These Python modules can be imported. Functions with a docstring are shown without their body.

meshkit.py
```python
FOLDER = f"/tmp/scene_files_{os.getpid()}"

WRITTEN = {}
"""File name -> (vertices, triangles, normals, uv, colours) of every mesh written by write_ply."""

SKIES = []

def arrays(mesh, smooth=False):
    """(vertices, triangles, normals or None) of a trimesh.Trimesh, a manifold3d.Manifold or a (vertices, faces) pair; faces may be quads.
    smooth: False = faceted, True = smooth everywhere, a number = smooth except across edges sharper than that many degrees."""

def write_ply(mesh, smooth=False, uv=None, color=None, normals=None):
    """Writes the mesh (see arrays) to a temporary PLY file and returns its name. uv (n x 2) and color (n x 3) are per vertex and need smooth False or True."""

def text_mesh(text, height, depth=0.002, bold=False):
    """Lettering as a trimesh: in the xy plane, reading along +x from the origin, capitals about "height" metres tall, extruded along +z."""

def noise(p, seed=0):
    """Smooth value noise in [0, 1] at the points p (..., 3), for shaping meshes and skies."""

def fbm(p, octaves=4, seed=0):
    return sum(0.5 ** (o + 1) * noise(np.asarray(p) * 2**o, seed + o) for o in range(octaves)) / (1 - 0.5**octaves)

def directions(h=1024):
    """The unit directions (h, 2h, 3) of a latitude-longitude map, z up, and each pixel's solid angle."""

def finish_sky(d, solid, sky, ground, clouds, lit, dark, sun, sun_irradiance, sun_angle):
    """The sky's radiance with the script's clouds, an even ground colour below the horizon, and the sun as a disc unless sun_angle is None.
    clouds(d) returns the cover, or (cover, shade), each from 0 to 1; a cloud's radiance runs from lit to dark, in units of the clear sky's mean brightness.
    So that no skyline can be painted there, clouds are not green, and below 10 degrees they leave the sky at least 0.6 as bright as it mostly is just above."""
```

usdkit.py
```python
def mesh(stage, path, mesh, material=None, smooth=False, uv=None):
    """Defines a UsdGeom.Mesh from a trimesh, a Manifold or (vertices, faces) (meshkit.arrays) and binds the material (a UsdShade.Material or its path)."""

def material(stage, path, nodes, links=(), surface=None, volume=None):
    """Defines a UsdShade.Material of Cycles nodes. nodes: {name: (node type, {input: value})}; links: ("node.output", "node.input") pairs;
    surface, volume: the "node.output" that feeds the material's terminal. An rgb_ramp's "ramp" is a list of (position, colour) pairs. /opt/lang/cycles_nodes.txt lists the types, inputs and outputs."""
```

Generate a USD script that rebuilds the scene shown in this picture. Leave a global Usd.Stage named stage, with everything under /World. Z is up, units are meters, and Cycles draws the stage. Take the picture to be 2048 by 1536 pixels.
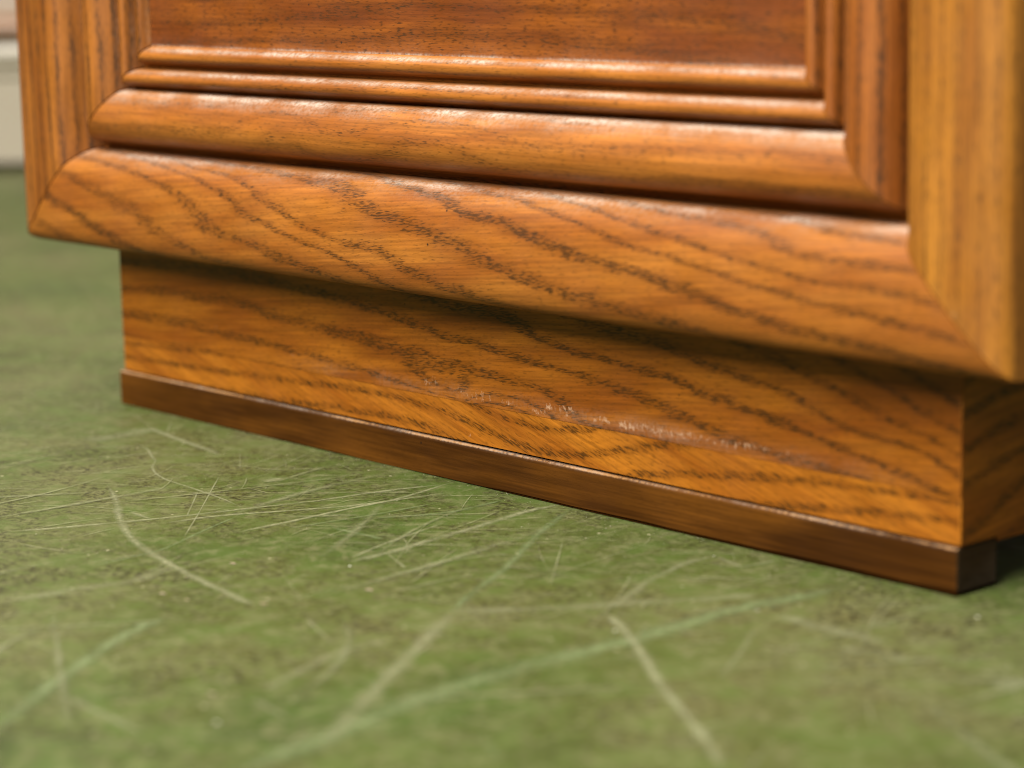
import math, numpy as np, usdkit
from pxr import Usd, UsdGeom, UsdLux, UsdShade, Gf, Sdf, Vt

stage = Usd.Stage.CreateInMemory()
UsdGeom.SetStageUpAxis(stage, "Z"); UsdGeom.SetStageMetersPerUnit(stage, 1.0)
UsdGeom.Xform.Define(stage, "/World")
rng = np.random.default_rng(7)

# ------------------------------------------------------------------ camera
EXPOSURE = -0.22
FOCAL = 36.0 * 4890.29 / 2048
cam = UsdGeom.Camera.Define(stage, "/World/camera")
eye = np.array([0.438633, -0.562658, 0.195459])
right = np.array([0.6652970, 0.7463140, -0.0198798]); up = np.array([-0.1213415, 0.1343662, 0.9834744]); fwd = np.array([-0.7366520, 0.6518904, -0.1799523])
m = Gf.Matrix4d(1)
for i, v in enumerate((right, up, -fwd)):
    m.SetRow(i, Gf.Vec4d(*map(float, v), 0))
m.SetRow(3, Gf.Vec4d(*map(float, eye), 1))
cam.AddTransformOp().Set(m)
cam.CreateHorizontalApertureAttr(36.0); cam.CreateFocalLengthAttr(FOCAL)
cam.CreateFStopAttr(7.2); cam.CreateFocusDistanceAttr(0.866)
cam.CreateExposureAttr(EXPOSURE); cam.CreateClippingRangeAttr((0.02, 100.0))

# ------------------------------------------------------------------ lamps (indoors, none in view: soft light from front, above and left, fill at right)
def rect_light(name, at, to, w, h, nits, color):
    l = UsdLux.RectLight.Define(stage, "/World/" + name)
    l.CreateWidthAttr(w); l.CreateHeightAttr(h); l.CreateIntensityAttr(nits); l.CreateColorAttr(Gf.Vec3f(*color))
    z = np.array(at, float) - np.array(to, float); z /= np.linalg.norm(z)
    x = np.cross([0, 0, 1.0], z) if abs(z[2]) < .99 else np.array([1.0, 0, 0]); x /= np.linalg.norm(x); y = np.cross(z, x)
    mm = Gf.Matrix4d(1)
    for i, v in enumerate((x, y, z)):
        mm.SetRow(i, Gf.Vec4d(*map(float, v), 0))
    mm.SetRow(3, Gf.Vec4d(*map(float, at), 1))
    l.AddTransformOp().Set(mm)
rect_light("unseen_front_lamp", (0.08, -1.70, 1.85), (-0.15, 0, 0.05), 1.6, 1.8, 27.5, (1.0, 0.95, 0.86))  # main source, out of view, placed to light the cabinet front from above
rect_light("unseen_ceiling_lamp", (-0.6, 0.2, 2.7), (-0.6, 0.2, 0), 3.2, 3.2, 1.4, (1.0, 0.96, 0.9))  # out of view overhead, gives the soft light from above
rect_light("unseen_side_lamp", (-1.42, 0.30, 1.45), (-0.35, -0.15, 0.05), 0.8, 0.8, 6.0, (1.0, 0.95, 0.88))  # out of view at left, placed for moulding sheen and the far floor
rect_light("added_right_fill", (2.3, 0.9, 1.1), (0.0, 0.05, 0.05), 0.9, 1.6, 3.0, (1.0, 0.95, 0.88))  # added fill, no real doorway: brightens the plinth side under the overhang

# ------------------------------------------------------------------ grain bands as (along, across the face) metres; floor marks in floor metres
OUT = [[[-0.4476,0.0223],[-0.4254,0.0275],[-0.4064,0.0316],[-0.3897,0.037],[-0.3843,0.041],[-0.3727,0.0434]],[[-0.4376,0.0134],[-0.4088,0.0169],[-0.3818,0.021],[-0.3665,0.0252],[-0.3559,0.0297],[-0.3497,0.0339],[-0.3459,0.0377],[-0.3272,0.0397],[-0.3124,0.0421],[-0.2986,0.0462]],[[-0.3807,0.014],[-0.3563,0.0176],[-0.3363,0.0226],[-0.3268,0.0253],[-0.3226,0.03],[-0.3043,0.0331],[-0.2828,0.0381],[-0.2662,0.0406]],[[-0.3629,0.0128],[-0.3371,0.0148],[-0.3191,0.0192],[-0.3078,0.0239],[-0.2925,0.0283],[-0.284,0.032],[-0.2685,0.0346],[-0.2561,0.0363],[-0.2436,0.0369],[-0.2318,0.0391],[-0.2276,0.0422]],[[-0.2959,0.0121],[-0.2729,0.0132],[-0.2607,0.0163],[-0.2545,0.0191],[-0.2417,0.024],[-0.227,0.0259],[-0.2151,0.0286],[-0.2041,0.0298],[-0.1935,0.0319],[-0.1864,0.0354],[-0.1765,0.0381],[-0.1659,0.0397],[-0.1525,0.0421],[-0.1396,0.0442],[-0.133,0.0448]],[[-0.2331,0.0117],[-0.2181,0.014],[-0.2058,0.0161],[-0.1976,0.0196],[-0.1837,0.0216],[-0.171,0.023],[-0.1601,0.0256],[-0.1494,0.0281],[-0.1404,0.0302],[-0.1255,0.0322],[-0.1121,0.0329],[-0.102,0.0343],[-0.0928,0.0372],[-0.0839,0.0372],[-0.0746,0.0401],[-0.0633,0.0424],[-0.0495,0.0446]],[[-0.1844,0.0115],[-0.1688,0.013],[-0.157,0.0161],[-0.1424,0.0184],[-0.1346,0.0201],[-0.1245,0.023],[-0.1078,0.0259],[-0.0949,0.0271],[-0.0792,0.0297],[-0.0701,0.0311],[-0.0552,0.0333],[-0.0408,0.0354],[-0.0239,0.0367],[-0.0078,0.0385]],[[-0.1526,0.0099],[-0.1366,0.0131],[-0.1252,0.0156],[-0.1114,0.0183],[-0.0949,0.021],[-0.079,0.0233],[-0.0668,0.0259],[-0.0489,0.0277],[-0.0346,0.0295],[-0.015,0.0297]],[[-0.4754,0.0389],[-0.4679,0.0412],[-0.4578,0.0417]],[[-0.3964,0.0371],[-0.3908,0.0392],[-0.3871,0.0415]],[[-0.0676,0.0148],[-0.0564,0.017],[-0.049,0.0207],[-0.0373,0.0227],[-0.026,0.023]]]
ROLL = [[[-0.316,0.0075],[-0.2948,0.0112],[-0.2802,0.0141],[-0.272,0.0179],[-0.2805,0.0218],[-0.2984,0.0251]],[[-0.2375,0.0108],[-0.216,0.0131],[-0.2008,0.0156],[-0.1915,0.0178],[-0.2064,0.0211],[-0.2319,0.0248]],[[-0.4238,0.013],[-0.4039,0.0143],[-0.385,0.0135],[-0.3663,0.0142]]]
PL = [[[-0.4345,0.0512],[-0.4089,0.0522],[-0.3817,0.0521],[-0.3642,0.0528],[-0.3473,0.05],[-0.3307,0.0487],[-0.3107,0.0482],[-0.291,0.047],[-0.2644,0.0455],[-0.2322,0.0425],[-0.2159,0.0417],[-0.2043,0.0404],[-0.1848,0.0403],[-0.1735,0.0369],[-0.1663,0.0328],[-0.1611,0.0305]],[[-0.4491,0.039],[-0.421,0.0404],[-0.3916,0.0392],[-0.3739,0.038],[-0.3525,0.0383],[-0.3315,0.037],[-0.3114,0.036],[-0.2885,0.0347],[-0.2615,0.0326],[-0.2441,0.031],[-0.2243,0.0298]],[[-0.4488,0.0293],[-0.4277,0.0279],[-0.3971,0.0292],[-0.3746,0.0287],[-0.3402,0.0296],[-0.3237,0.029]],[[-0.371,0.0192],[-0.3407,0.0219],[-0.316,0.0229],[-0.2922,0.0236],[-0.2471,0.0278],[-0.2188,0.0287]],[[-0.2666,0.0574],[-0.2511,0.0552],[-0.2386,0.0532],[-0.2319,0.0521],[-0.2118,0.0513],[-0.1937,0.049],[-0.1771,0.0479],[-0.1637,0.0469],[-0.1528,0.0458],[-0.1407,0.0442],[-0.127,0.0421],[-0.1168,0.0394],[-0.1034,0.0363],[-0.0906,0.0342],[-0.063,0.0315],[-0.0385,0.0297]],[[-0.1956,0.0625],[-0.1843,0.0573],[-0.1658,0.0548],[-0.1549,0.0535],[-0.1372,0.0527],[-0.1199,0.0512],[-0.1067,0.0485],[-0.0936,0.0464],[-0.0756,0.0434],[-0.063,0.0416],[-0.0452,0.0381],[-0.0346,0.0359],[-0.0153,0.0325]],[[-0.1459,0.0643],[-0.1251,0.0625],[-0.1116,0.0592],[-0.0986,0.0574],[-0.0857,0.055],[-0.0731,0.0534],[-0.0603,0.0502],[-0.0495,0.0461],[-0.0343,0.0434],[-0.0236,0.0432],[-0.0112,0.0413]],[[-0.0714,0.0632],[-0.0548,0.058],[-0.0365,0.0536],[-0.0301,0.0502],[-0.0194,0.0482],[-0.0113,0.046],[-0.0031,0.0433]],[[-0.2219,0.02],[-0.2028,0.0205],[-0.1868,0.0234],[-0.1712,0.0279]],[[-0.2164,0.0185],[-0.2001,0.0194],[-0.1894,0.0223]],[[-0.1714,0.0199],[-0.1538,0.0189],[-0.132,0.0204],[-0.1065,0.0234],[-0.0843,0.0243]],[[-0.0714,0.0181],[-0.0526,0.0195],[-0.0326,0.0243],[-0.0171,0.0284]]]
SC = [["g",0.00981,0.8,[[-0.0243,-0.2496],[-0.028,-0.2278],[-0.0301,-0.2139],[-0.0383,-0.1766],[-0.0407,-0.1449],[-0.0387,-0.1133],[-0.0372,-0.0912],[-0.0387,-0.0525],[-0.0335,-0.032],[-0.0321,-0.0109]]],["w",0.00368,0.85,[[-0.065,-0.0833],[-0.0506,-0.0901],[-0.0287,-0.1036],[-0.0021,-0.1225],[0.024,-0.138],[0.0409,-0.1484],[0.0584,-0.1616]]],["w",0.00638,0.5,[[-0.024,-0.2186],[-0.0501,-0.1822],[-0.0654,-0.1596],[-0.082,-0.1351],[-0.097,-0.113]]],["w",0.00757,0.4,[[-0.0993,-0.1168],[-0.0866,-0.1044],[-0.0702,-0.0793],[-0.0494,-0.0475],[-0.0446,-0.0374]]],["w",0.00373,0.5,[[-0.0639,-0.0823],[-0.0798,-0.0488],[-0.0869,-0.0261],[-0.0858,-0.0137]]],["w",0.00348,0.65,[[-0.32,-0.0914],[-0.2928,-0.1047],[-0.2719,-0.1173],[-0.2535,-0.1268],[-0.2345,-0.1345],[-0.2162,-0.139],[-0.1906,-0.1449],[-0.1703,-0.1479],[-0.1504,-0.1511],[-0.1437,-0.1515]]],["w",0.00131,0.7,[[-0.386,-0.0412],[-0.3614,-0.0461],[-0.3493,-0.0528],[-0.3417,-0.0557],[-0.3322,-0.064],[-0.3212,-0.0693],[-0.3097,-0.0725],[-0.2959,-0.0733],[-0.2817,-0.0745],[-0.2672,-0.0761],[-0.2523,-0.0791]]],["w",0.00408,0.6,[[-0.3995,-0.022],[-0.3851,-0.024],[-0.3628,-0.0278],[-0.3465,-0.0297],[-0.3309,-0.0331]]],["w",0.01196,0.4,[[-0.3954,-0.0553],[-0.3906,-0.0401],[-0.3977,-0.0203]]],["w",0.00221,0.8,[[-0.2822,-0.1581],[-0.2732,-0.1407],[-0.2599,-0.11],[-0.2499,-0.0799],[-0.2416,-0.0562],[-0.2356,-0.0255],[-0.2274,-0.0043]]],["w",0.00227,0.8,[[-0.2527,-0.1132],[-0.2486,-0.0932],[-0.2355,-0.0693],[-0.225,-0.049],[-0.2168,-0.0133]]],["g",0.00148,0.7,[[-0.22,-0.1638],[-0.2209,-0.1335],[-0.2313,-0.1134],[-0.2435,-0.0862]]],["w",0.00051,0.7,[[-0.2295,-0.1193],[-0.2565,-0.0944],[-0.3033,-0.0525]]],["w",0.00059,0.7,[[-0.2546,-0.1009],[-0.2849,-0.0753]]],["w",0.00241,0.75,[[-0.2233,-0.1029],[-0.2228,-0.0788],[-0.2233,-0.0537],[-0.2222,-0.0325],[-0.229,-0.0013]]],["g",0.00246,0.8,[[-0.205,-0.0757],[-0.1905,-0.0744],[-0.1795,-0.0734]]],["w",0.00387,0.7,[[-0.1645,-0.1026],[-0.1643,-0.0846],[-0.1676,-0.0629],[-0.1713,-0.0357],[-0.1754,-0.0124],[-0.1741,0.0013]]],["w",0.00152,0.7,[[-0.1679,-0.0969],[-0.1751,-0.0767],[-0.1831,-0.043]]],["w",0.00118,0.6,[[-0.1643,-0.0846],[-0.1444,-0.0927]]],["g",0.00345,0.6,[[-0.0954,-0.1153],[-0.1058,-0.1007],[-0.1217,-0.0709],[-0.1484,-0.0332],[-0.1555,-0.0206],[-0.1673,-0.0005]]],["g",0.00607,0.7,[[-0.0926,-0.2707],[-0.1156,-0.2409],[-0.1373,-0.2101],[-0.1486,-0.1894],[-0.1523,-0.1782]]],["w",0.00712,0.35,[[-0.2022,-0.2045],[-0.199,-0.179],[-0.1935,-0.1613],[-0.2019,-0.1412]]],["w",0.00726,0.5,[[-0.026,-0.0514],[-0.0085,-0.0517],[0.0057,-0.0514],[0.0161,-0.0522]]],["w",0.00607,0.4,[[0.0095,-0.0641],[0.0305,-0.0587]]],["w",0.00232,0.35,[[0.0067,-0.1096],[-0.0103,-0.0808],[-0.0216,-0.0645]]],["w",0.00204,0.5,[[-0.0851,-0.0139],[-0.07,-0.0185],[-0.0675,-0.0039]]],["w",0.00769,0.45,[[0.061,-0.0633],[0.0661,-0.0515]]],["w",0.00464,0.4,[[-0.0734,-0.1998],[-0.079,-0.1859],[-0.0871,-0.1629],[-0.0862,-0.1462]]],["w",0.00156,0.45,[[-0.1216,-0.1498],[-0.0953,-0.16]]],["w",0.0032,0.4,[[-0.1069,-0.2403],[-0.0827,-0.2417],[-0.066,-0.2426]]],["w",0.00214,0.3,[[-0.0685,-0.2064],[-0.0484,-0.2099]]],["g",0.00291,0.6,[[-0.2072,-0.0619],[-0.1926,-0.0338],[-0.1936,-0.0076]]],["g",0.00196,0.6,[[-0.2156,-0.0896],[-0.2091,-0.0516],[-0.2074,-0.0259]]],["w",0.00206,0.5,[[-0.2614,-0.1114],[-0.2749,-0.1109]]],["g",0.00179,0.35,[[0.0128,-0.1922],[-0.0048,-0.1833]]],["w",0.00567,0.6,[[-0.2792,-0.0496],[-0.2803,-0.0415]]]]
CRB = [[-0.1325,-0.117,0.00259,"p"],[-0.1895,-0.1274,0.00224,"p"],[-0.1751,-0.1639,0.00214,"p"],[-0.1633,-0.1628,0.00151,"p"],[-0.0325,-0.0517,0.00117,"w"],[-0.0857,-0.0144,0.00096,"w"],[-0.3499,-0.0583,0.00097,"t"],[-0.0803,-0.2115,0.00211,"p"],[-0.0593,-0.2247,0.00153,"w"],[0.0183,-0.014,0.00086,"w"],[-0.2677,-0.0777,0.00053,"t"],[-0.143,-0.1492,0.003,"t"],[-0.0461,-0.0964,0.00085,"w"],[-0.1588,-0.104,0.00079,"w"]]
CRW = ["right of the mid-floor scrape crossing", "below the curved pale scratch", "leftmost, beside a smaller fleck left of the curved scratch end", "smaller, second from the left by the curved scratch end",
       "shining on the broad green scrape", "at the tip of a pale scuff near the dark strip", "near the far end of the dark strip", "in the blurred foreground, left of the middle", "blurred, nearest the camera at the bottom",
       "in front of the strip's near right corner", "among the fine scratches in the sharp floor", "at the lower end of the curved pale scratch", "on the curved pale line crossing the green scrape", "left of the long grey scuff"]
# ------------------------------------------------------------------ helpers
def xf(path, loc=(0, 0, 0)):
    x = UsdGeom.Xform.Define(stage, path)
    if any(loc): x.AddTranslateOp().Set(Gf.Vec3d(*loc))
    return x.GetPrim()
def tag(prim, label=None, cat=None, group=None, kind=None):
    for k, v in (("label", label), ("category", cat), ("group", group), ("kind", kind)):
        if v: prim.SetCustomDataByKey(k, v)
    return prim
used = {}
def numbered(path):
    n = used.get(path, -1) + 1; used[path] = n
    return path if n == 0 else f"{path}_{n:03d}"
def define(path, chunks, mat, primvars=True):
    """chunks: list of dicts v (n,3), f (m,4 or 3), uv (n,2), band (n,), wear (n,), dust (n,). Every chunk keeps its own smooth normals."""
    path = numbered(path)
    V, F, N, UV, B, Wr, D = [], [], [], [], [], [], []; at = 0
    for c in chunks:
        v, f, n = usdkit.meshkit.arrays((c["v"], c["f"]), True)
        V.append(v); F.append(f + at); N.append(n); at += len(v); z = np.zeros(len(v))
        UV.append(c.get("uv", np.zeros((len(v), 2)))); B.append(c.get("band", z + 20.7)); Wr.append(c.get("wear", z)); D.append(c.get("dust", z))
    V, F, N, UV = map(np.vstack, (V, F, N, UV)); B, Wr, D = map(np.concatenate, (B, Wr, D))
    me = UsdGeom.Mesh.Define(stage, path)
    me.CreatePointsAttr(Vt.Vec3fArray.FromNumpy(V.astype(np.float32)))
    me.CreateFaceVertexCountsAttr(Vt.IntArray.FromNumpy(np.full(len(F), 3, np.int32)))
    me.CreateFaceVertexIndicesAttr(Vt.IntArray.FromNumpy(F.astype(np.int32).ravel()))
    me.CreateSubdivisionSchemeAttr("none"); me.CreateNormalsAttr(Vt.Vec3fArray.FromNumpy(N.astype(np.float32))); me.SetNormalsInterpolation("vertex")
    me.CreateDoubleSidedAttr(True)
    api = UsdGeom.PrimvarsAPI(me)
    api.CreatePrimvar("st", Sdf.ValueTypeNames.TexCoord2fArray, "vertex").Set(Vt.Vec2fArray.FromNumpy(UV.astype(np.float32)))
    if primvars:
        for nm, a in (("band", B), ("wear", Wr), ("dust", D)):
            api.CreatePrimvar(nm, Sdf.ValueTypeNames.FloatArray, "vertex").Set(Vt.FloatArray.FromNumpy(a.astype(np.float32)))
    UsdShade.MaterialBindingAPI.Apply(me.GetPrim()).Bind(mat)
    return me.GetPrim()
def grid_faces(nr, nc):
    i, j = np.meshgrid(np.arange(nr - 1), np.arange(nc - 1), indexing="ij")
    return np.stack([i * nc + j, i * nc + j + 1, (i + 1) * nc + j + 1, (i + 1) * nc + j], -1).reshape(-1, 4)
def sm(a, b, x):
    t = np.clip((np.asarray(x, float) - a) / (b - a), 0, 1); return t * t * (3 - 2 * t)
def value_noise(x, y, seed):
    """smooth lattice noise in 0..1"""
    xi, yi = np.floor(x).astype(int), np.floor(y).astype(int); fx, fy = x - xi, y - yi
    fx, fy = fx * fx * (3 - 2 * fx), fy * fy * (3 - 2 * fy)
    def h(a, b):
        n = (a * 374761393 + b * 668265263 + seed * 974711) & 0x7fffffff
        n = ((n ^ (n >> 13)) * 1274126177) & 0x7fffffff
        return ((n ^ (n >> 16)) & 0xffff) / 65535.0
    return (h(xi, yi) * (1 - fx) + h(xi + 1, yi) * fx) * (1 - fy) + (h(xi, yi + 1) * (1 - fx) + h(xi + 1, yi + 1) * fx) * fy
def straight_rings(u, v, seed, spacing=.006, wander=1.0):
    """growth ring number of a plain sawn board: rings run along u and wander"""
    return v / spacing + wander * (1.6 * value_noise(u * 5 + seed, v * 30, seed) + .5 * value_noise(u * 22, v * 90, seed + 5) + 1.5 * value_noise(u * 2 + 7, v * 12, seed + 9))
def traced_rings(u, v, lines, numbers, knots=()):
    """growth ring number interpolated between ring lines of the board"""
    from scipy.interpolate import RBFInterpolator
    P, r = [], []
    for l, k in zip(lines, numbers):
        L = np.array(l, float); n = 2 * len(L) - 1; t = np.linspace(0, len(L) - 1, n)
        P.append(np.stack([np.interp(t, np.arange(len(L)), L[:, q]) for q in (0, 1)], 1)); r.append(np.full(n, float(k)))
    P = np.vstack(P) * np.array([1, 2.2]); f = RBFInterpolator(P, np.concatenate(r), kernel="thin_plate_spline", smoothing=3e-5)
    out = f(np.stack([u.ravel(), 2.2 * v.ravel()], 1)).reshape(u.shape)
    for x, y, s, a in knots: out = out + a * np.exp(-((u - x) / (1.6 * s)) ** 2 - ((v - y) / s) ** 2)
    return out

# ------------------------------------------------------------------ materials
UsdGeom.Scope.Define(stage, "/World/Looks")
def oak(name, light, dark, pore=(.030, .012, .002), band_dark=.52, rough=.52, density=1.0, fine=1.0, seed=0.0, dustcol=(.40, .33, .27), wearcol=(.36, .22, .12), coat=.0, lean=0.0, spec=.32, ringmin=.78):
    n = {
        "uv": ("texture_coordinate", {}),
        "off": ("mapping", {"location": (seed, seed * .37, seed * 1.7), "rotation": (0, 0, lean)}),
        "m1": ("mapping", {"scale": (11, 75, 1)}), "tone": ("noise_texture", {"scale": 1.0, "detail": 3.0, "roughness": .55, "distortion": .3}),
        "m2": ("mapping", {"scale": (26, 950, 1)}), "streak": ("noise_texture", {"scale": 1.0, "detail": 2.0, "roughness": .6}),
        "m3": ("mapping", {"scale": (290, 2100, 1)}), "pores": ("noise_texture", {"scale": 1.0, "detail": 1.5, "roughness": .5, "distortion": .25}),
        "m4": ("mapping", {"scale": (300, 1600, 1), "location": (3.3, 9.1, 0)}), "dash": ("noise_texture", {"scale": 1.0, "detail": .8, "roughness": .5}),
        "m5": ("mapping", {"scale": (90, 260, 1), "location": (1.3, 4.1, 0)}), "clump": ("noise_texture", {"scale": 1.0, "detail": 2.5, "roughness": .6}),
        "band0": ("attribute", {"attribute": "band"}), "m6": ("mapping", {"scale": (60, 330, 1), "location": (7.3, 2.1, 0)}), "jag": ("noise_texture", {"scale": 1.0, "detail": 3.0, "roughness": .6}),
        "jr": ("map_range", {"from_min": 0.0, "from_max": 1.0, "to_min": -.20, "to_max": .20}), "rj": ("math", {"math_type": "add"}), "rf": ("math", {"math_type": "fraction"}), "ri": ("math", {"math_type": "round"}), "rw": ("white_noise_texture", {"dimensions": "1D"}),
        "ramp": ("rgb_ramp", {"ramp": [(p_, (q_, q_, q_)) for p_, q_ in ((0, 1), (.12, .97), (.24, .5), (.36, .13), (.47, .36), (.56, .12), (.76, .12), (.875, .62), (.94, 1), (1, 1))]}), "rb": ("rgb_to_bw", {}),
        "ra": ("map_range", {"from_min": 0.0, "from_max": 1.0, "to_min": ringmin, "to_max": 1.0}), "band": ("math", {"math_type": "multiply"}), "wear": ("attribute", {"attribute": "wear"}), "dust": ("attribute", {"attribute": "dust"}),
        "tr": ("map_range", {"from_min": .36, "from_max": .62, "clamp": True}),
        "base": ("mix_color", {"a": light, "b": tuple(.84 * x for x in dark)}),
        "sr": ("map_range", {"from_min": .3, "from_max": .72, "to_min": 1.20, "to_max": .70}),
        "srgb": ("combine_color", {}), "base2": ("mix_color", {"blend_type": "multiply", "fac": 1.0}),
        # how strong the band is here
        "cl": ("map_range", {"from_min": .32, "from_max": .58, "to_min": .74, "to_max": 1.0, "clamp": True}),
        "bc": ("math", {"math_type": "multiply"}),
        "thr": ("map_range", {"from_min": 0.0, "from_max": 1.0, "to_min": .79, "to_max": .79 - .39 * density}),
        "pd": ("math", {"math_type": "subtract"}),
        "pm": ("map_range", {"from_min": -.035, "from_max": .11, "clamp": True}),
        "pmk": ("math", {"math_type": "multiply", "value2": .80}),
        "dm": ("map_range", {"from_min": .57, "from_max": .72, "to_min": 0.0, "to_max": .50 * fine, "clamp": True}),
        "bdark": ("math", {"math_type": "multiply", "value2": band_dark}),
        "c1": ("mix_color", {"b": (.42 * dark[0], .37 * dark[1], .30 * dark[2])}),
        "c2": ("mix_color", {"b": tuple(.30 * x for x in light)}),
        "c3": ("mix_color", {"b": pore}),
        "pv": ("voronoi_texture", {"scale": 105.0}), "pvd": ("map_range", {"from_min": .035, "from_max": .06, "to_min": .9, "to_max": 0.0, "clamp": True}), "pvs": ("separate_color", {}), "pvg": ("math", {"math_type": "greater_than", "value2": .80}), "pvm": ("math", {"math_type": "multiply"}), "c6": ("mix_color", {"b": (.012, .006, .003)}),
        # dust and wear
        "dn": ("noise_texture", {"scale": 700.0, "detail": 2.0, "roughness": .7}), "dn2": ("noise_texture", {"scale": 45.0, "detail": 3.0}),
        "dnr": ("map_range", {"from_min": .35, "from_max": .62, "to_min": .25, "to_max": 1.0, "clamp": True}), "dn2r": ("map_range", {"from_min": .36, "from_max": .60, "to_min": .25, "to_max": 1.0, "clamp": True}),
        "d1": ("math", {"math_type": "multiply"}), "d2": ("math", {"math_type": "multiply", "use_clamp": True}),
        "c4": ("mix_color", {"b": dustcol}),
        "wm": ("mapping", {"scale": (620, 430, 1), "rotation": (0, 0, .5)}), "wn": ("noise_texture", {"scale": 1.0, "detail": 3.0, "roughness": .72}),
        "wt": ("map_range", {"from_min": 0.0, "from_max": 1.0, "to_min": .92, "to_max": .34}), "wd": ("math", {"math_type": "subtract"}),
        "wmk": ("map_range", {"from_min": -.02, "from_max": .16, "to_min": 0, "to_max": .8, "clamp": True}),
        "c5": ("mix_color", {"b": wearcol}),
        # sheen and relief
        "rn": ("noise_texture", {"scale": 60.0, "detail": 2.0, "roughness": .6}), "rr": ("map_range", {"from_min": .3, "from_max": .7, "to_min": rough - .05, "to_max": rough + .09}),
        "rd": ("math", {"math_type": "multiply_add", "value2": .35}), 
        "bh": ("map_range", {"from_min": .58, "from_max": .76, "clamp": True}), "h2": ("math", {"math_type": "multiply", "value2": -1.0}),
        "bump": ("bump", {"strength": .32, "distance": .00014}),
        "p": ("principled_bsdf", {"specular_ior_level": spec, "coat_weight": coat, "coat_roughness": .22}),
    }
    l = [("uv.UV", "off.vector")]
    for k, t in (("m1", "tone"), ("m2", "streak"), ("m3", "pores"), ("m4", "dash"), ("m5", "clump"), ("wm", "wn")):
        l += [("off.vector", k + ".vector"), (k + ".vector", t + ".vector")]
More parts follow.
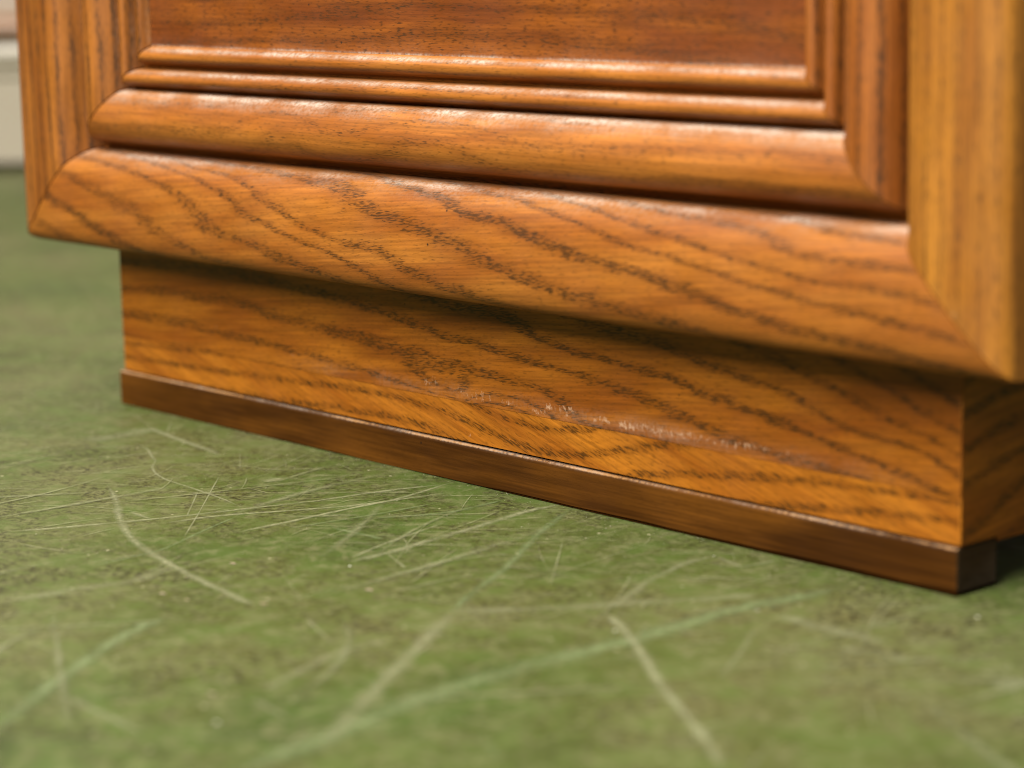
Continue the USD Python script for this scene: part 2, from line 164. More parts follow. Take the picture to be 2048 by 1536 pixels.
    l += [("uv.object", "dn.vector"), ("uv.object", "dn2.vector"), ("uv.object", "rn.vector"),
          ("tone.fac", "tr.value"), ("tr.result", "base.fac"), ("streak.fac", "sr.value"), ("sr.result", "srgb.r"), ("sr.result", "srgb.g"), ("sr.result", "srgb.b"),
          ("base.result", "base2.a"), ("srgb.color", "base2.b"),
          ("clump.fac", "cl.value"), ("cl.result", "bc.value1"), ("band.value", "bc.value2"), ("off.vector", "m6.vector"), ("m6.vector", "jag.vector"), ("jag.fac", "jr.value"), ("band0.fac", "rj.value1"), ("jr.result", "rj.value2"), ("rj.value", "rf.value1"), ("rf.value", "ramp.fac"), ("ramp.color", "rb.color"), ("rj.value", "ri.value1"), ("ri.value", "rw.w"), ("rw.value", "ra.value"), ("rb.val", "band.value1"), ("ra.result", "band.value2"),
          ("bc.value", "thr.value"), ("pores.fac", "pd.value1"), ("thr.result", "pd.value2"), ("pd.value", "pm.value"), ("pm.result", "pmk.value1"),
          ("dash.fac", "dm.value"), ("bc.value", "bdark.value1"),
          ("base2.result", "c1.a"), ("bdark.value", "c1.fac"), ("c1.result", "c2.a"), ("dm.result", "c2.fac"), ("c2.result", "c3.a"), ("pmk.value", "c3.fac"),
          ("dn.fac", "dnr.value"), ("dn2.fac", "dn2r.value"), ("dnr.result", "d1.value1"), ("dn2r.result", "d1.value2"), ("d1.value", "d2.value1"), ("dust.fac", "d2.value2"),
          ("wear.fac", "wt.value"), ("wn.fac", "wd.value1"), ("wt.result", "wd.value2"), ("wd.value", "wmk.value"),
          ("uv.object", "pv.vector"), ("pv.distance", "pvd.value"), ("pv.color", "pvs.color"), ("pvs.r", "pvg.value1"), ("pvd.result", "pvm.value1"), ("pvg.value", "pvm.value2"), ("c3.result", "c6.a"), ("pvm.value", "c6.fac"), ("c6.result", "c5.a"), ("wmk.result", "c5.fac"), ("c5.result", "c4.a"), ("d2.value", "c4.fac"), ("c4.result", "p.base_color"),
          ("rn.fac", "rr.value"), ("d2.value", "rd.value1"), ("rr.result", "rd.value3"), ("rd.value", "p.roughness"),
          ("pores.fac", "bh.value"), ("bh.result", "h2.value1"), ("h2.value", "bump.height"), ("bump.normal", "p.normal")]
    return usdkit.material(stage, "/World/Looks/" + name, n, l, surface="p.BSDF")

OAK_RAIL = oak("oak_rail", (0.3172, 0.1101, 0.0133), (0.2595, 0.0757, 0.0074), seed=0.0, lean=.10)
OAK_ROLL = oak("oak_roll", (0.3344, 0.1175, 0.0157), (0.2652, 0.0791, 0.0084), seed=1.1, fine=1.25, density=.72, band_dark=.28)
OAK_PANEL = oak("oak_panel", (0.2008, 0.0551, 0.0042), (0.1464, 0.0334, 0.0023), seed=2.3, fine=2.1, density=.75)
OAK_LEFT = oak("oak_stile_left", (0.2710, 0.0917, 0.0108), (0.1903, 0.0562, 0.0049), seed=3.7)
OAK_RIGHT = oak("oak_stile_right", (.335, .132, .0135), (.235, .080, .0065), density=.75, band_dark=.30, seed=4.2)
OAK_DARK = oak("oak_moulding", (0.3050, 0.0988, 0.0118), (0.2353, 0.0654, 0.0064), seed=5.9)
OAK_PLINTH = oak("oak_plinth", (0.2652, 0.0859, 0.0064), (0.2075, 0.0562, 0.0039), seed=6.4, density=1.02, wearcol=(.40, .245, .150), rough=.36, coat=.0, spec=.3, lean=-.10)
STRIP = oak("strip_wood", (.085, .030, .0035), (.042, .0140, .0018), seed=7.7, density=.25, fine=.5, band_dark=.3, rough=.5, coat=.0, spec=.07, wearcol=(.27, .135, .045))
STRIP_END = oak("strip_end_wood", (.034, .019, .008), (.022, .012, .005), coat=.0, spec=.06, seed=8.8, density=.2, fine=.4, rough=.5)
INSIDE = usdkit.material(stage, "/World/Looks/unfinished_board", {"n": ("noise_texture", {"scale": 40.0, "detail": 3.0}), "r": ("rgb_ramp", {"ramp": [(.3, (.16, .09, .04)), (.7, (.24, .14, .07))]}), "p": ("principled_bsdf", {"roughness": .7})}, [("n.fac", "r.fac"), ("r.color", "p.base_color")], surface="p.BSDF")

def floor_material():
    n = {
        "g": ("geometry", {}),
        "big": ("noise_texture", {"scale": 7.0, "detail": 4.0, "roughness": .55}),
        "mid": ("noise_texture", {"scale": 52.0, "detail": 5.0, "roughness": .62, "distortion": .4}),
        "mid2": ("noise_texture", {"scale": 150.0, "detail": 5.0, "roughness": .65, "distortion": .6}),
        "sp": ("noise_texture", {"scale": 380.0, "detail": 4.0, "roughness": .78}),
        "sp2": ("noise_texture", {"scale": 1500.0, "detail": 2.0, "roughness": .6}),
        "rb": ("rgb_ramp", {"ramp": [(.34, (.039, .066, .0135)), (.48, (.068, .083, .0205)), (.60, (.107, .106, .040))]}),
        "rm": ("map_range", {"from_min": .38, "from_max": .66, "to_min": 0.0, "to_max": .55, "clamp": True}),
        "c1": ("mix_color", {"b": (.056, .097, .020)}),
        "dust": ("map_range", {"from_min": .46, "from_max": .66, "to_min": 0.0, "to_max": .62, "clamp": True}),
        "c2": ("mix_color", {"b": (.140, .140, .064)}),
        "gm": ("map_range", {"from_min": .60, "from_max": .42, "to_min": 0.0, "to_max": 1.0, "clamp": True}),
        "gs": ("map_range", {"from_min": .46, "from_max": .56, "to_min": 0.0, "to_max": 1.0, "clamp": True}),
        "gk": ("math", {"math_type": "multiply"}), "gk2": ("math", {"math_type": "multiply", "value2": .92}),
        "c3": ("mix_color", {"b": (.020, .019, .008)}),
        "bgm": ("map_range", {"from_min": .36, "from_max": .56, "to_min": .35, "to_max": 1.0, "clamp": True}), "bgn": ("noise_texture", {"scale": 13.0, "detail": 3.0}), "gk3": ("math", {"math_type": "multiply"}),
        "gl": ("map_range", {"from_min": .58, "from_max": .70, "to_min": 0.0, "to_max": .5, "clamp": True}),
        "c4": ("mix_color", {"b": (.155, .158, .078)}),
        "vor": ("voronoi_texture", {"scale": 150.0, "randomness": 1.0}), "vd": ("map_range", {"from_min": .05, "from_max": .11, "to_min": 1.0, "to_max": 0.0, "clamp": True}),
        "vs": ("separate_color", {}), "vg": ("math", {"math_type": "greater_than", "value2": .80}), "vm": ("math", {"math_type": "multiply"}), "c5": ("mix_color", {"b": (.34, .32, .20)}),
        "rr": ("map_range", {"from_min": .35, "from_max": .68, "to_min": .42, "to_max": .62}),
        "bump": ("bump", {"strength": .35, "distance": .0003}),
        "p": ("principled_bsdf", {"specular_ior_level": .12}),
    }
    l = [("g.position", k + ".vector") for k in ("big", "mid", "mid2", "sp", "sp2", "vor")]
    # hairline scratches: long thin noise in four directions
    prev = "c5"
    for k, (ang, sx, sy, thr) in enumerate(((-.8, 5, 900, .69), (-1.7, 8, 760, .70))):
        a, t, r, q, c, w, x = (f"{z}{k}" for z in ("sm", "st", "sr", "sq", "sc", "sw", "sx"))
        n[a] = ("mapping", {"rotation": (0, 0, ang)}); n[q] = ("mapping", {"scale": (sx, sy, 1), "location": (k * 3.1, k * 7.7, 0)})
        n[t] = ("noise_texture", {"scale": 1.0, "detail": 1.0, "roughness": .4, "distortion": .08}); n[r] = ("map_range", {"from_min": thr, "from_max": thr + .05, "to_min": 0.0, "to_max": .62, "clamp": True})
        n[w] = ("noise_texture", {"scale": 14.0 + 3 * k, "detail": 2.0}); n[x] = ("map_range", {"from_min": .42, "from_max": .6, "to_min": 0.0, "to_max": 1.0, "clamp": True}); n["sy%d" % k] = ("math", {"math_type": "multiply"})
        n[c] = ("mix_color", {"b": (.17, .178, .09)})
        l += [("g.position", a + ".vector"), (a + ".vector", q + ".vector"), (q + ".vector", t + ".vector"), ("g.position", w + ".vector"), (w + ".fac", x + ".value"), (t + ".fac", r + ".value"),
              (r + ".result", "sy%d.value1" % k), (x + ".result", "sy%d.value2" % k), (prev + ".result", c + ".a"), ("sy%d.value" % k, c + ".fac")]
        prev = c
    l += [("big.fac", "rb.fac"), ("rb.color", "c1.a"), ("mid.fac", "rm.value"), ("rm.result", "c1.fac"), ("c1.result", "c2.a"), ("mid2.fac", "dust.value"), ("dust.result", "c2.fac"),
          ("mid.fac", "gm.value"), ("sp.fac", "gs.value"), ("gm.result", "gk.value1"), ("gs.result", "gk.value2"), ("gk.value", "gk2.value1"), ("c2.result", "c3.a"), ("g.position", "bgn.vector"), ("bgn.fac", "bgm.value"), ("gk2.value", "gk3.value1"), ("bgm.result", "gk3.value2"), ("gk3.value", "c3.fac"),
          ("sp2.fac", "gl.value"), ("gl.result", "c4.fac"), ("c3.result", "c4.a"), ("vor.distance", "vd.value"), ("vor.color", "vs.color"), ("vs.r", "vg.value1"), ("vg.value", "vm.value1"), ("vd.result", "vm.value2"), ("vm.value", "c5.fac"), ("c4.result", "c5.a"),
          (prev + ".result", "p.base_color"), ("mid2.fac", "rr.value"), ("rr.result", "p.roughness"), ("sp2.fac", "bump.height"), ("bump.normal", "p.normal")]
    return usdkit.material(stage, "/World/Looks/worn_green_floor", n, l, surface="p.BSDF")
FLOOR = floor_material()

def mark_material(name, color, amount, sharp, fade=.30):
    n = {"uv": ("texture_coordinate", {}), "s": ("separate_xyz", {}), "a": ("math", {"math_type": "absolute"}), "e": ("map_range", {"from_min": 1.0, "from_max": sharp, "to_min": 0.0, "to_max": 1.0, "clamp": True}),
         "g": ("geometry", {}), "n1": ("noise_texture", {"scale": 420.0, "detail": 4.0, "roughness": .7}), "n2": ("noise_texture", {"scale": 60.0, "detail": 3.0}),
         "r1": ("map_range", {"from_min": .36, "from_max": .56, "to_min": .35, "to_max": 1.0, "clamp": True}), "r2": ("map_range", {"from_min": .34, "from_max": .56, "to_min": .5, "to_max": 1.0, "clamp": True}),
         "m1": ("math", {"math_type": "multiply"}), "m2": ("math", {"math_type": "multiply"}), "m3": ("math", {"math_type": "multiply", "value2": amount}),
         "f1": ("math", {"math_type": "subtract", "value2": .5}), "f2": ("math", {"math_type": "absolute"}), "f3": ("map_range", {"from_min": .5, "from_max": .5 - fade, "to_min": 0.0, "to_max": 1.0, "clamp": True}), "m4": ("math", {"math_type": "multiply", "use_clamp": True}),
         "t": ("transparent_bsdf", {}), "p": ("principled_bsdf", {"base_color": color, "roughness": .5, "specular_ior_level": .4}), "x": ("mix_closure", {})}
    l = [("uv.UV", "s.vector"), ("s.y", "a.value1"), ("a.value", "e.value"), ("g.position", "n1.vector"), ("g.position", "n2.vector"), ("n1.fac", "r1.value"), ("n2.fac", "r2.value"), ("e.result", "m1.value1"), ("r1.result", "m1.value2"),
         ("m1.value", "m2.value1"), ("r2.result", "m2.value2"), ("m2.value", "m3.value1"), ("s.x", "f1.value1"), ("f1.value", "f2.value1"), ("f2.value", "f3.value"), ("m3.value", "m4.value1"), ("f3.result", "m4.value2"), ("m4.value", "x.fac"), ("t.BSDF", "x.closure1"), ("p.BSDF", "x.closure2")]
    return usdkit.material(stage, "/World/Looks/" + name, n, l, surface="x.closure")

# ------------------------------------------------------------------ floor and the marks scraped into it
xf("/World/floor"); tag(stage.GetPrimAtPath("/World/floor"), kind="structure")
define("/World/floor/linoleum", [dict(v=np.array([[-5, -3, 0], [4, -3, 0], [4, 4, 0], [-5, 4, 0]], float), f=np.array([[0, 1, 2, 3]]))], FLOOR, primvars=False)
mark_mats = {}
def ribbon(pts, w, z):
    P = np.array(pts, float); t = np.arange(len(P)); k = max(12, 5 * len(P)); tt = np.linspace(0, len(P) - 1, k)
    Q = np.stack([np.interp(tt, t, P[:, i]) for i in (0, 1)], 1)
    for _ in range(2): Q[1:-1] = .25 * Q[:-2] + .5 * Q[1:-1] + .25 * Q[2:]
    d = np.gradient(Q, axis=0); d /= np.linalg.norm(d, axis=1, keepdims=True) + 1e-12; nrm = np.stack([-d[:, 1], d[:, 0]], 1)
    Q = Q + nrm * rng.normal(0, .05 * w, (k, 1))
    s = np.linspace(0, 1, k); ww = w * np.clip(np.minimum(s, 1 - s) / .12, .12, 1) ** .6 * rng.uniform(.78, 1.15, k)
    rows = [np.c_[Q + nrm * (ww * a)[:, None], np.full(k, z)] for a in (-1, 0, 1)]
    uv = [np.c_[s, np.full(k, a)] for a in (-1.0, 0.0, 1.0)]
    return dict(v=np.vstack(rows), f=grid_faces(3, k), uv=np.vstack(uv))
for i, (c, w, a, pts) in enumerate(SC):
    key = (c, round(a, 1), w > .0011)
    if key not in mark_mats:
        col = (.150, .196, .084) if c == "g" else (.250, .262, .145)
        mark_mats[key] = mark_material(f"floor_mark_{len(mark_mats):03d}", col, min(1.0, a * (1.35 if w > .0011 else 1.5)), 0.0, .10)
    define("/World/floor/scratch", [ribbon(pts, w * (.60 if w > .0011 else .75), .00005 + .000004 * i)], mark_mats[key], primvars=False)
# fine scratches too small to pick apart
fine, smears = [], []
HAIR = mark_material("floor_hairline", (.28, .29, .165), .85, 0.0)
SMEAR = mark_material("floor_smear", (.21, .225, .12), .8, 0.0, .45)
def stroke(x, y, a, L, w, z):
    bend = rng.normal(0, .16); s = np.linspace(-.5, .5, 5)
    p = np.c_[x + L * s * math.cos(a) - bend * L * s * s * math.sin(a), y + L * s * math.sin(a) + bend * L * s * s * math.cos(a)]
    return None if (p[:, 1] > -.003).any() and (p[:, 0] > -.46).any() else ribbon(p, w, z)
for i in range(720):
    near = i % 5 < 2
    x = rng.uniform(-.62, .10); y = -rng.uniform(.006, .09) if near else rng.uniform(-.36, .05)
    a = rng.choice([.75, .95, 1.5, 1.8, 2.3, .3], p=[.3, .2, .2, .1, .1, .1]) + rng.normal(0, .2); L = rng.uniform(.010, .065) * rng.uniform(.4, 1.2)
    r = stroke(x, y, a, L, rng.uniform(.00014, .00042), .00022 + 2e-7 * i)
    if r: fine.append(r)
for i in range(95):
    r = stroke(rng.uniform(-.55, .2), rng.uniform(-.40, -.02), rng.choice([.8, 1.6, 1.9, 2.4]) + rng.normal(0, .22), rng.uniform(.03, .13), rng.uniform(.0008, .0026), .00034 + 5e-7 * i)
    if r: smears.append(r)
tag(define("/World/floor/scuff_smears", smears, SMEAR, primvars=False), kind="stuff")
tag(define("/World/floor/hairline_scratches", fine, HAIR, primvars=False), kind="stuff")

GRIT = [usdkit.material(stage, "/World/Looks/" + n, {"p": ("principled_bsdf", {"base_color": c, "roughness": .5})}, [], surface="p.BSDF") for n, c in (("pale_grit", (.34, .32, .21)), ("dark_grit", (.02, .018, .012)))]
for g, num in ((0, 900), (1, 420)):
    ch = []
    for i in range(num):
        x, y = rng.uniform(-.56, .02), -abs(rng.normal(0, .10)) - .002
        if i % (4 - 2 * g) == 0: x, y = rng.uniform(-.45, .0), -rng.exponential(.005 - .003 * g) - .0006
        r = rng.uniform(.00009, .00026) * (1.5 if rng.random() < .08 else 1); a = rng.uniform(0, 3.14); s = rng.uniform(.5, 1.0)
        o = np.array([[1, 0, .25], [-1, 0, .25], [0, s, .25], [0, -s, .25], [0, 0, .7], [0, 0, 0]], float); c_, s_ = math.cos(a), math.sin(a)
        o[:, :2] = o[:, :2] @ np.array([[c_, s_], [-s_, c_]]); ch.append(o * r + np.array([x, y, .0001]))
    f = np.array([[0, 2, 4], [2, 1, 4], [1, 3, 4], [3, 0, 4], [2, 0, 5], [1, 2, 5], [3, 1, 5], [0, 3, 5]])
    tag(define("/World/floor/" + ("pale_grit", "dark_grit")[g], [dict(v=np.vstack(ch), f=np.vstack([f + 6 * k for k in range(num)]))], GRIT[g], primvars=False), kind="stuff")

# ------------------------------------------------------------------ far wall with its skirting board
def plain(name, c1, c2, scale, rough):
    return usdkit.material(stage, "/World/Looks/" + name, {"g": ("texture_coordinate", {}), "n": ("noise_texture", {"scale": scale, "detail": 4.0}), "r": ("rgb_ramp", {"ramp": [(.3, c1), (.7, c2)]}), "p": ("principled_bsdf", {"roughness": rough})}, [("g.object", "n.vector"), ("n.fac", "r.fac"), ("r.color", "p.base_color")], surface="p.BSDF")
CREAM = plain("cream_paint", (.30, .265, .205), (.34, .30, .23), 6.0, .35)
PLASTER = plain("warm_plaster", (.28, .225, .175), (.32, .26, .20), 5.0, .7)
RAILW = plain("brown_rail_wood", (.15, .062, .016), (.19, .085, .024), 30.0, .4)
wall_at = np.array([-1.4637, .5358]); wn = np.array([.7489, -.6627]); wt = np.array([.6627, .7489])
def wall_prism(profile, a, b):
    """profile: (out of the wall, z) points, closed"""
    P = np.array(profile, float); k = len(P); ch = []
    E = []
    for s in (a, b):
        E.append(np.c_[wall_at[None] + wt * s + P[:, :1] * wn, P[:, 1]])
    for i in range(k):
        j = (i + 1) % k
        ch.append(dict(v=np.array([E[0][i], E[0][j], E[1][j], E[1][i]]), f=np.array([[0, 1, 2, 3]])))
    for e in E:
        ch.append(dict(v=np.vstack([e, e.mean(0)]), f=np.array([[i, (i + 1) % k, k] for i in range(k)])))
    return ch
tag(define("/World/wall", wall_prism([(-.018, 0), (-.018, 2.4), (-.12, 2.4), (-.12, 0)], -2.0, 2.4), PLASTER, primvars=False), "warm cream plastered wall out of focus far behind the cabinet", "wall")
sk = xf("/World/skirting_board"); tag(sk, "cream painted skirting board with a brown wooden cap along the far wall", "skirting board")
define("/World/skirting_board/board", wall_prism([(-.018, .009), (0, .009), (0, .082), (.004, .086), (.004, .093), (.009, .097), (.012, .104), (.009, .111), (.004, .1155), (-.018, .1155)], -1.9, 2.3), CREAM, primvars=False)
define("/World/skirting_board/cap_rail", wall_prism([(.004, .1157), (.018, .120), (.021, .126), (.019, .132), (.010, .1365), (-.018, .1365), (-.018, .1157)], -1.9, 2.3), RAILW, primvars=False)

# ------------------------------------------------------------------ the cabinet
MM = .001
Z0, XL, XR, TOP = .07544, -.480635, .029368, .62
cab = xf("/World/wooden_cabinet")
tag(cab, "glossy golden brown oak cabinet with moulded panelled front standing on a recessed plinth", "cabinet")
def dense(pts, step=.7):
    """smooth curve through profile points (mm)"""
    from scipy.interpolate import PchipInterpolator
    P = np.array(pts, float); t = np.r_[0, np.cumsum(np.hypot(*np.diff(P, axis=0).T))]
    tt = np.linspace(0, t[-1], max(6, int(t[-1] / step)))
    return np.stack([PchipInterpolator(t, P[:, i])(tt) for i in (0, 1)], 1)
BEAD1 = [(79.5, -9.9), (78.7, -11.4), (77.7, -13.2), (76.2, -14.1), (74.6, -13.8), (73.3, -12.2), (72.3, -9.6), (71.4, -8.0), (70.4, -7.6)]
BEAD2 = [(70.3, -7.6), (70.0, -11.2), (69.2, -13.8), (68.2, -15.6), (66.8, -16.3), (65.4, -15.9), (64.3, -14.2), (63.4, -11.6), (62.6, -9.4), (61.8, -8.8)]
ROLLP = [(61.7, -8.8), (61.4, -12.6), (60.4, -15.6), (58.6, -17.7), (56, -19.7), (53, -21.2), (50, -21.8), (47, -21.3), (44, -19.6), (41.6, -16.8), (40, -13.0), (38.8, -9.0), (37.5, -7.5), (36.4, -7.0)]
OUTER = [(36.2, -7.0), (35.9, -12.5), (35, -15.5), (33.8, -18.2), (31.8, -21.2), (30, -23.2), (27.5, -24.5), (24, -25.2), (19.6, -25.6), (14, -25.6), (9.8, -25.3), (6, -24.9), (3, -24.3), (.2, -23.3), (-2, -21.9), (-3.5, -19.8), (-4.2, -17.5), (-4.5, -14)]
def left_extra(s): return .0030 * sm(8, -4, s)
def sweep(prof, side, gap=.0005, ncol=None):
    """one length of moulding: side 'bottom', 'left' or 'right'. Ends are mitred. Returns chunk lists, plus u, v (metres)."""
    P = dense(prof); s, y = P[:, 0] * MM, P[:, 1] * MM
    arc = np.r_[0, np.cumsum(np.hypot(np.diff(s), np.diff(y)))]
    xl, xr, z = XL + s - left_extra(P[:, 0]), XR - s, Z0 + s
    if side == "bottom":
        nc = ncol or 300; t = np.linspace(0, 1, nc); a, b = xl + gap, xr - gap
        x = a[:, None] + (b - a)[:, None] * t; V = np.stack([x, np.broadcast_to(y[:, None], x.shape), np.broadcast_to(z[:, None], x.shape)], -1); u = x
    else:
        nc = ncol or 90; t = np.linspace(0, 1, nc) ** 2.2; zz = (z + gap)[:, None] + (TOP - z - gap)[:, None] * t
        x = np.broadcast_to((xl if side == "left" else xr)[:, None], zz.shape); V = np.stack([x, np.broadcast_to(y[:, None], x.shape), zz], -1); u = zz
    v = np.broadcast_to(arc[:, None], u.shape)
    # the two lower corners of the frame are rubbed round
    V = np.array(V); Rc = .0095; zc = Z0 - .0045 + Rc
    for xc, sg in ((XL - .0045 - .0030 + Rc, -1),):
        px, pz = sg * (V[..., 0] - xc), zc - V[..., 2]; d = np.hypot(px, pz); k = (px > 0) & (pz > 0) & (d > Rc)
        V[..., 0] = np.where(k, xc + sg * px * Rc / np.maximum(d, 1e-9), V[..., 0]); V[..., 2] = np.where(k, zc - pz * Rc / np.maximum(d, 1e-9), V[..., 2])
    F = grid_faces(*u.shape)
    if side == "right": F = F[:, ::-1]
    if side == "bottom": F = F[:, ::-1]
    # flat back and ends, so that the piece is solid
    def back(Vg):
        B = Vg.copy(); B[..., 1] = .0
        rim = [np.stack([Vg[:, e], B[:, e]], 1) for e in (0, -1)]
        lips = [np.stack([Vg[e], B[e]], 1) for e in (0, -1)]
        out = []
        for r in rim + lips: out.append(dict(v=r.reshape(-1, 3), f=grid_faces(len(r), 2)))
        out.append(dict(v=B[[0, -1]][:, [0, -1]].reshape(-1, 3), f=np.array([[0, 1, 3, 2]])))
        return out
    return V, F, u, v, back(V), P
def moulding(path, prof, side, mat, bands=None, dust=None, wear=None):
    V, F, u, v, rest, P = sweep(prof, side)
    S = np.broadcast_to(P[:, :1], u.shape)
    uv = np.stack([u, v], -1).reshape(-1, 2)
    c = dict(v=V.reshape(-1, 3), f=F, uv=uv, band=(bands(u, v) if bands else np.zeros(u.shape)).ravel(), dust=(dust(u, S) if dust else np.zeros(u.shape)).ravel(), wear=(wear(u, S) if wear else np.zeros(u.shape)).ravel())
    return define(path, [c] + rest, mat)
base = "/World/wooden_cabinet"
def g1(S, c, w): return np.exp(-((S - c) / w) ** 2)
# panel
def patch(x0, x1, z0, z1, nx, nz, y, bands=None, dust=None, wear=None, flip=False, power=1.0):
    X, Zz = np.meshgrid(np.linspace(x0, x1, nx), z0 + (z1 - z0) * np.linspace(0, 1, nz) ** power); V = np.stack([X, np.full_like(X, y), Zz], -1)
    z = np.zeros(X.shape); f = grid_faces(nz, nx)
    return dict(v=V.reshape(-1, 3), f=f[:, ::-1] if flip else f, uv=np.stack([X, Zz], -1).reshape(-1, 2), band=(bands(X, Zz) if bands else z).ravel(), dust=(dust(X, Zz) if dust else z).ravel(), wear=(wear(X, Zz) if wear else z).ravel())
zp = Z0 + .0795
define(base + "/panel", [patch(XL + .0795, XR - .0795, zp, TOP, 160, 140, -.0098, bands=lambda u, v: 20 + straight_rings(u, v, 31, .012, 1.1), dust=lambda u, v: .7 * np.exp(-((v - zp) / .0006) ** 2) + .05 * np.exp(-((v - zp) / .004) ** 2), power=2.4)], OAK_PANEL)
# outer frame: bottom rail and two stiles, mitred
moulding(base + "/bottom_rail", OUTER, "bottom", OAK_RAIL, bands=lambda u, v: 20 + traced_rings(u, v, OUT[:8] + OUT[10:], list(range(9))), dust=lambda u, S: .75 * g1(S, 35, 1.0) + .16 * g1(S, 33, 2.0))
tag(moulding(base + "/stile", OUTER, "left", OAK_LEFT, bands=lambda u, v: 20 + straight_rings(u, v, 3, .0062, .7), dust=lambda u, S: .10 * g1(S, 36, 1.0)), "left stile, thinner looking and redder")
tag(moulding(base + "/stile", OUTER, "right", OAK_RIGHT, bands=lambda u, v: 20 + straight_rings(u, v, 8, .0058, .55), wear=lambda u, S: .8 * (g1(S, 12, 1.2) * np.exp(-((u - .089) / .002) ** 2) + g1(S, 3, 1.3) * np.exp(-((u - .080) / .0025) ** 2))), "right stile, yellower and in front")
# inner moulding: roll and two beads on three sides
for side, rm, bm in (("bottom", OAK_ROLL, OAK_ROLL), ("left", OAK_LEFT, OAK_LEFT), ("right", OAK_DARK, OAK_DARK)):
    p = numbered(base + "/inner_moulding"); xf(p); low = side == "bottom"
    moulding(p + "/roll", ROLLP, side, rm, bands=(lambda u, v: 20 + v / .011 + 1.1 * np.exp(-((u + .302) / .022) ** 2 - ((v - .018) / .012) ** 2) + 1.2 * np.exp(-((u + .215) / .034) ** 2 - ((v - .019) / .012) ** 2) + straight_rings(u, v * 0, 11, 1.0, .7)) if low else (lambda u, v: 20 + straight_rings(u, v, 17, .0065, .6)), dust=(lambda u, S: 1.1 * g1(S, 60.8, .9) + .33 * g1(S, 58.8, 1.9)) if low else (lambda u, S: .12 * g1(S, 61.3, .8)))
    for pr, top in ((BEAD1, 79), (BEAD2, 70)):
        moulding(p + "/bead", pr, side, bm, bands=lambda u, v: 20 + straight_rings(u, v, int(top) + len(side), .006, .8), dust=(lambda u, S, top=top: 1.0 * g1(S, top - .8, .7)) if low else (lambda u, S, top=top: .15 * g1(S, top, .6)))
# carcass behind the frame
def box(x0, x1, y0, y1, z0, z1, bev=.0006):
    """chamfered box as faces with uv, grain along x (or y for narrow boxes)"""
    import trimesh, manifold3d as m3
    pts = []
    b = min(bev, .3 * min(x1 - x0, y1 - y0, z1 - z0))
    for X, dx in ((x0, 1), (x1, -1)):
        for Y, dy in ((y0, 1), (y1, -1)):
            for Zc, dz in ((z0, 1), (z1, -1)):
                pts += [(X + dx * b, Y + dy * b, Zc), (X + dx * b, Y, Zc + dz * b), (X, Y + dy * b, Zc + dz * b)]
    h = trimesh.convex.convex_hull(np.array(pts)); tri = h.vertices[h.faces]; out = []
    N = h.face_normals
    for k in range(len(tri)):
        n = np.abs(N[k]); t = tri[k]
        if n[1] >= max(n[0], n[2]): uv = t[:, [0, 2]]
        elif n[0] >= n[2]: uv = t[:, [1, 2]]
        else: uv = t[:, [0, 1]]
        out.append(dict(v=t, f=np.array([[0, 1, 2]]), uv=uv))
    return out
DEPTH = .42
define(base + "/side_panel", box(XR + .0005, XR + .0040, -.0135, DEPTH, Z0 - .0042, TOP), OAK_RIGHT)
define(base + "/side_panel", box(XL - .0100, XL - .0065, -.0135, DEPTH, Z0 - .0042, TOP), OAK_LEFT)
define(base + "/bottom_board", box(XL - .0060, XR, .0003, DEPTH, Z0 - .0042, Z0 + .008), INSIDE)
define(base + "/back_panel", box(XL - .0060, XR, DEPTH - .008, DEPTH - .0005, Z0 + .0082, TOP - .001), INSIDE)
define(base + "/top_board", box(XL - .020, XR + .015, -.03, DEPTH + .005, TOP + .0003, TOP + .022), OAK_RIGHT)
# plinth: front board in two widths, side boards raised off the floor, dark strip along the foot
HS, L, PZ, CR_Z = .01476, .45127, Z0 - .0045, .0300
pl = base + "/plinth"; xf(pl)
def scuff(u, v):
    a = np.zeros(u.shape)
    for x, z, r, s in ((-.224, .0335, .010, .55), (-.213, .0325, .006, .5), (-.200, .0325, .007, .62), (-.184, .0318, .006, .72), (-.171, .0322, .005, .6), (-.152, .0330, .008, .72), (-.140, .0326, .007, .78), (-.127, .0324, .006, .66), (-.112, .0326, .005, .5), (-.100, .0330, .004, .55), (-.088, .0328, .006, .4), (-.245, .036, .004, .5), (-.29, .0435, .002, .7), (-.302, .0375, .003, .5), (-.275, .0335, .004, .5), (-.32, .034, .003, .5), (-.36, .037, .002, .6), (-.40, .0185, .0012, .8), (-.38, .041, .002, .6)):
        a = np.maximum(a, s * np.exp(-((u - x) / r) ** 2 - ((v - z) / (.0022 if r > .0035 else .0016)) ** 2))
    return np.maximum(a * .95, .56 * sm(-.44, -.30, u) * (1 - sm(-.08, -.03, u)) * np.exp(-((v - .0325 - .004 * value_noise(u * 25, v * 0, 3)) / .0030) ** 2) * sm(.45, .8, value_noise(u * 70, v * 120, 61))) + .14 * np.exp(-((v - .0335) / .004) ** 2) * sm(-.46, -.3, u)
def pband(u, v): return 20 + traced_rings(u, v, [PL[k] for k in (3, 2, 1, 0, 4, 5, 6, 7)], range(8))
def lband(u, v): return 20 + (v - .0147) / .0085 - 5.0 * u + 1.1 * value_noise(u * 9, v * 50, 23) + 1.5 * np.exp(-((u + .185) / .05) ** 2)
